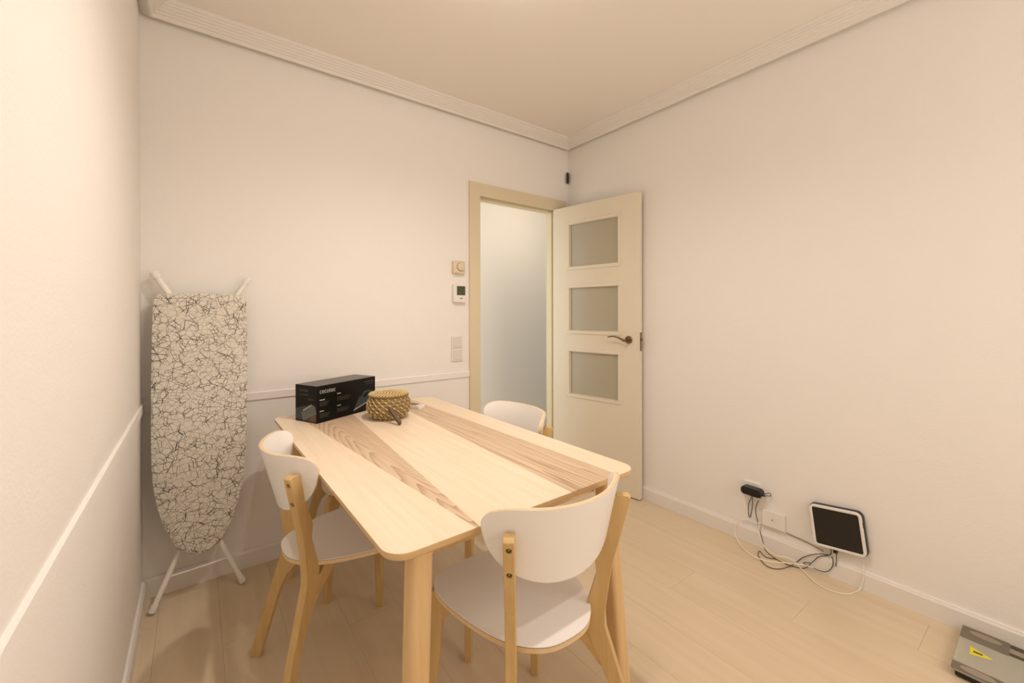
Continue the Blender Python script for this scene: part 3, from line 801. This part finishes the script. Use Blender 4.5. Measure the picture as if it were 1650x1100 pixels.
o = wall_plate('digital_thermostat', 'white digital thermostat with green display beside the door', 'thermostat', 1.304, 1.393, 1.281, 1.395, 0.026, M['plastic_w'], 0.008)
MB().box(-0.022, 0.038, -0.0272, -0.024, -0.012, 0.046).build('display', M['lcd'], o)
dg_ = MB()
for x0 in (-0.016, 0.010): dg_.box(x0, x0 + 0.014, -0.0276, -0.027, 0.030, 0.0325).box(x0, x0 + 0.0025, -0.0276, -0.027, 0.012, 0.0325).box(x0 + 0.004, x0 + 0.016, -0.0276, -0.027, -0.004, -0.002)
dg_.build('display_digits', mat('lcd_digits', (44, 52, 32), 0.5), o)
MB().box(0.000, 0.008, -0.0266, -0.0255, -0.036, -0.029).box(0.010, 0.018, -0.0266, -0.0255, -0.036, -0.029).build('printed_mark', M['grey_mark'], o)
for lab, z0, z1 in (('white light switch, upper of the pair beside the door frame', 0.988, 1.068), ('white light switch, lower of the pair beside the door frame', 0.905, 0.985)):
    o = wall_plate('light_switch', lab, 'switch', 1.298, 1.378, z0, z1, 0.009, M['plastic_w'], 0.004, 'light switches beside the door')
    MB().prism(rrect(0.060, 0.062, 0.003, 3), -0.0125, -0.008, 'xzy').build('rocker', mat('switch_rocker', (226, 218, 206), 0.35), o, bevel=0.001)

# little black sensor in the corner
se = empty('corner_sensor', 'tiny black sensor mounted high in the room corner above the door', 'sensor', (2.318, 2.362, 2.218), R(45))
MB().box(-0.014, 0.014, -0.006, 0.010, 0, 0.080).build('housing', M['plastic_k'], se, bevel=0.002)
MB().tube([(0, -0.006, 0.052), (0, -0.009, 0.052)], 0.007, 14).build('lens', M['scale_grey'], se, smooth=True)
MB().box(-0.008, 0.008, -0.0075, -0.005, 0.010, 0.030).build('clip', M['scale_dark'], se)

# ------------------------------------------------------------------ right wall: socket, adapter, junction box, panel, cables
so = empty('wall_socket', 'white wall socket behind the black power adapter', 'socket', (XR, 1.008, 0.282))
MB().prism(rrect(0.084, 0.084, 0.005, 4), -0.012, 0.0, 'yzx').build('plate', M['plastic_w'], so, bevel=0.002)
ad = empty('power_adapter', 'black power adapter plugged into the wall socket', 'adapter', (XR - 0.012, 0.993, 0.288))
MB().prism([(a, b) for a, b in rrect(0.100, 0.040, 0.017, 6)], -0.046, -0.002, 'yzx').build('adapter_body', M['plastic_k'], ad, bevel=0.004)
MB().lathe([(0.018, 0.0), (0.018, 0.012)], 20, c=(0, 0, 0), mt=Matrix.Translation((0, 0.012, -0.002)) @ Matrix.Rotation(R(-90), 4, 'Y')).build('plug_neck', M['plastic_k'], ad, smooth=True)
MB().tube([(-0.024, -0.048, -0.004), (-0.024, -0.062, -0.006)], 0.004, 10).build('strain_relief', M['plastic_k'], ad, smooth=True)
jx = empty('junction_box', 'white junction box cover just above the baseboard', 'junction box', (XR, 0.901, 0.167))
MB().box(-0.020, 0, -0.052, 0.052, -0.040, 0.040).build('cover', M['plastic_w'], jx, bevel=0.002)
MB().tube([(-0.0198, 0.004, 0.0), (-0.0206, 0.004, 0.0)], 0.0032, 10).build('centre_hole', M['ply_line'], jx)

# white framed panel
pn = empty('white_framed_panel', 'white framed black panel device with rounded corners leaning low on the right wall', 'device', (XR - 0.004, 0.634, 0.236), 0, rot=(R(-7), 0, 0))
PWd, PHt = 0.196, 0.186
MB().prism(rrect(PWd + 0.006, PHt + 0.004, 0.024, 6), -0.024, -0.001, 'yzx').build('back_shell', M['plastic_k'], pn, bevel=0.003)
fm_ = rrect(PWd, PHt, 0.022, 6); im_ = rrect(PWd - 0.022, PHt - 0.022, 0.008, 6)
n = len(fm_); vs = [(-0.034, a, b) for a, b in fm_] + [(-0.034, a, b) for a, b in im_] + [(-0.022, a, b) for a, b in fm_] + [(-0.022, a, b) for a, b in im_]
fs = []
for i in range(n):
    j = (i + 1) % n
    fs += [(i, j, n + j, n + i), (i, 2 * n + i, 2 * n + j, j), (n + i, n + j, 3 * n + j, 3 * n + i), (2 * n + i, 3 * n + i, 3 * n + j, 2 * n + j)]
MB().add(vs, fs).build('front_frame', M['plastic_w'], pn, bevel=0.002)
MB().prism(rrect(PWd - 0.022, PHt - 0.022, 0.008, 6), -0.0315, -0.022, 'yzx').build('panel_glass', M['screen'], pn)
MB().box(-0.030, -0.028, -PWd / 2 - 0.0015, -PWd / 2 + 0.001, 0.030, 0.055).build('side_button', M['grey_mark'], pn)
MB().box(-0.018, -0.004, 0.016, 0.030, -PHt / 2 - 0.022, -PHt / 2).build('plug', M['plastic_k'], pn, bevel=0.001)

def cable(name, label, cat, pts, r, mt_, n=8):
    o = MB().tube(catmull(pts, n), r, 8).build(name, mt_, smooth=True)
    if label: tag(o, label, cat)
    return o
bc = empty('black_cable', 'thin black cable running from the adapter down to the white framed panel', 'cable')
z0 = 0.0035
for pts in (
    [(2.309, 0.933, 0.282), (2.318, 0.915, 0.284), (2.322, 0.918, 0.294), (2.320, 0.934, 0.289), (2.322, 0.960, 0.262), (2.327, 0.990, 0.190), (2.326, 0.976, 0.115), (2.312, 0.952, 0.053), (2.295, 0.927, 0.010), (2.268, 0.868, z0), (2.262, 0.812, z0), (2.290, 0.759, z0), (2.310, 0.730, 0.040), (2.313, 0.705, 0.075), (2.322, 0.665, 0.100), (2.322, 0.662, 0.128)],
    [(2.268, 0.868, z0), (2.246, 0.907, z0), (2.276, 0.947, z0), (2.250, 0.945, 0.006), (2.219, 0.928, z0), (2.170, 0.874, z0), (2.186, 0.831, z0), (2.242, 0.802, 0.009), (2.310, 0.795, 0.010), (2.314, 0.767, 0.044), (2.314, 0.715, 0.083), (2.322, 0.668, 0.097), (2.320, 0.664, 0.105)],
    [(2.312, 0.740, 0.030), (2.308, 0.767, 0.018), (2.310, 0.715, 0.012), (2.313, 0.678, 0.018), (2.315, 0.656, 0.049), (2.315, 0.652, 0.078), (2.320, 0.658, 0.097)],
    [(2.310, 1.002, 0.262), (2.325, 1.012, 0.235), (2.328, 1.026, 0.195), (2.328, 1.024, 0.140), (2.328, 1.016, 0.140), (2.328, 1.007, 0.195), (2.312, 0.999, 0.262)]):
    MB().tube(catmull(pts, 8), 0.0017, 8).build('cord', M['cable_k'], bc, smooth=True)
wc = empty('white_cable', 'loose white cable trailing from the junction box across the floor', 'cable')
zh = 0.0125      # where it crosses over the black cable
for pts in (
    [(2.320, 0.956, 0.140), (2.317, 0.975, 0.124), (2.319, 1.033, 0.118), (2.316, 1.076, 0.085), (2.307, 1.084, 0.030), (2.254, 1.031, z0), (2.190, 0.951, zh), (2.197, 0.886, zh), (2.235, 0.828, 0.017), (2.264, 0.785, 0.021), (2.286, 0.745, 0.024), (2.290, 0.720, 0.024)],
    [(2.318, 0.956, 0.150), (2.316, 0.968, 0.128), (2.303, 0.959, 0.071), (2.296, 0.934, 0.026), (2.277, 0.872, 0.016), (2.286, 0.811, 0.024), (2.258, 0.749, 0.006), (2.207, 0.682, z0), (2.199, 0.626, z0), (2.224, 0.580, z0), (2.267, 0.562, z0), (2.308, 0.553, z0 + 0.004), (2.316, 0.542, 0.060), (2.326, 0.545, 0.110)]):
    MB().tube(catmull(pts, 8), 0.0021, 8).build('cord', M['cable_w'], wc, smooth=True)
tag(MB().tube(catmull([(2.327, 0.846, 0.122), (2.328, 0.800, 0.118), (2.328, 0.745, 0.112), (2.322, 0.690, 0.104)], 6), 0.0020, 8).build('grey_wire', mat('grey_wire', (120, 104, 84), 0.6), smooth=True), 'short grey wire running from the junction box towards the panel', 'wire')
tag(MB().tube([(2.318, 0.640, 0.128), (2.317, 0.640, 0.085), (2.314, 0.642, 0.060)], 0.0020, 8).build('green_wire', M['green_w'], smooth=True), 'short green wire hanging below the white framed panel', 'wire')

# ------------------------------------------------------------------ bathroom scale
bs = empty('bathroom_scale', 'glass bathroom scale with silver strips and yellow warning sticker on the floor by the wall', 'scale', (2.164, 0.093, 0), R(0.7))
HX, HY = 0.151, 0.151
MB().prism(rrect(2 * HX, 2 * HY, 0.012, 5), 0.022, 0.029, 'xyz').build('glass_plate', M['sg'], bs, bevel=0.0012)
for x0, x1 in ((-HX + 0.006, -HX + 0.046), (HX - 0.086, HX - 0.046)):
    MB().box(x0, x1, -HY + 0.004, HY - 0.010, 0.004, 0.0218).build('base_bar', M['plastic_k'], bs, bevel=0.002)
for x0, x1 in ((-HX, -HX + 0.046), (HX - 0.086, HX)):
    MB().prism([(x0, HY - 0.001), (x0, HY - 0.115), (x0 + 0.006, HY - 0.118), (x1 - 0.006, HY - 0.118), (x1, HY - 0.115), (x1, HY - 0.001)], 0.0291, 0.0299, 'xyz').build('end_plate', M['scale_grey'], bs)
    xc = (x0 + x1) / 2 if x1 - x0 < 0.06 else x1 - 0.030
    MB().prism([(xc + 0.017 * math.cos(2 * math.pi * k / 28), HY - 0.060 + 0.040 * math.sin(2 * math.pi * k / 28)) for k in range(28)], 0.0299, 0.0306, 'xyz').build('electrode', M['scale_light'], bs)
for x0, x1 in ((-HX + 0.028, -HX + 0.046), (HX - 0.080, HX - 0.062), (HX - 0.030, HX - 0.006)):
    MB().box(x0, x1, -HY + 0.004, HY - 0.118, 0.0291, 0.0297).build('dark_strip', M['scale_dark'], bs)
for x0, x1 in ((-HX + 0.004, -HX + 0.026), (HX - 0.060, HX - 0.034)):
    MB().box(x0, x1, -HY + 0.004, HY - 0.118, 0.0291, 0.0297).build('silver_strip', M['scale_light'], bs)
for sx in (-1, 1):
    for sy in (-1, 1): MB().lathe([(0.014, 0.0), (0.015, 0.006)], 16, c=(sx * (HX - 0.026) - (0.035 if sx > 0 else 0), sy * (HY - 0.03), 0)).build('foot', M['plastic_k'], bs, smooth=True)
tr = MB().prism([(-0.028, HY - 0.034), (0.026, HY - 0.030), (-0.004, HY - 0.088)], 0.0291, 0.0296, 'xyz').build('warning_sticker', M['yellow'], bs); tr['label'] = 'yellow warning triangle sticker'
MB().box(-0.006, 0.004, HY - 0.062, HY - 0.040, 0.0296, 0.0299).build('sticker_mark', M['scale_dark'], tr)
tr2 = None

# ------------------------------------------------------------------ ceiling lamp (just out of the frame)
cl = empty('ceiling_lamp', 'white two-bulb ceiling lamp above the near end of the table', 'lamp', (0.68, 0.955, ZC))
MB().lathe([(0.05, -0.025), (0.06, -0.02), (0.06, 0.0)], 28).build('canopy', M['plastic_w'], cl, smooth=True)
for dx, dy in ((0.12, 0.215), (-0.12, -0.215)):
    a = MB().tube([(0, 0, -0.015), (dx, dy, -0.035)], 0.009, 10).build('arm', M['plastic_w'], cl, smooth=True)
    MB().lathe([(0.016, -0.10), (0.018, -0.07), (0.018, -0.03)], 18, c=(dx, dy, 0)).build('bulb_holder', M['plastic_w'], a, smooth=True)
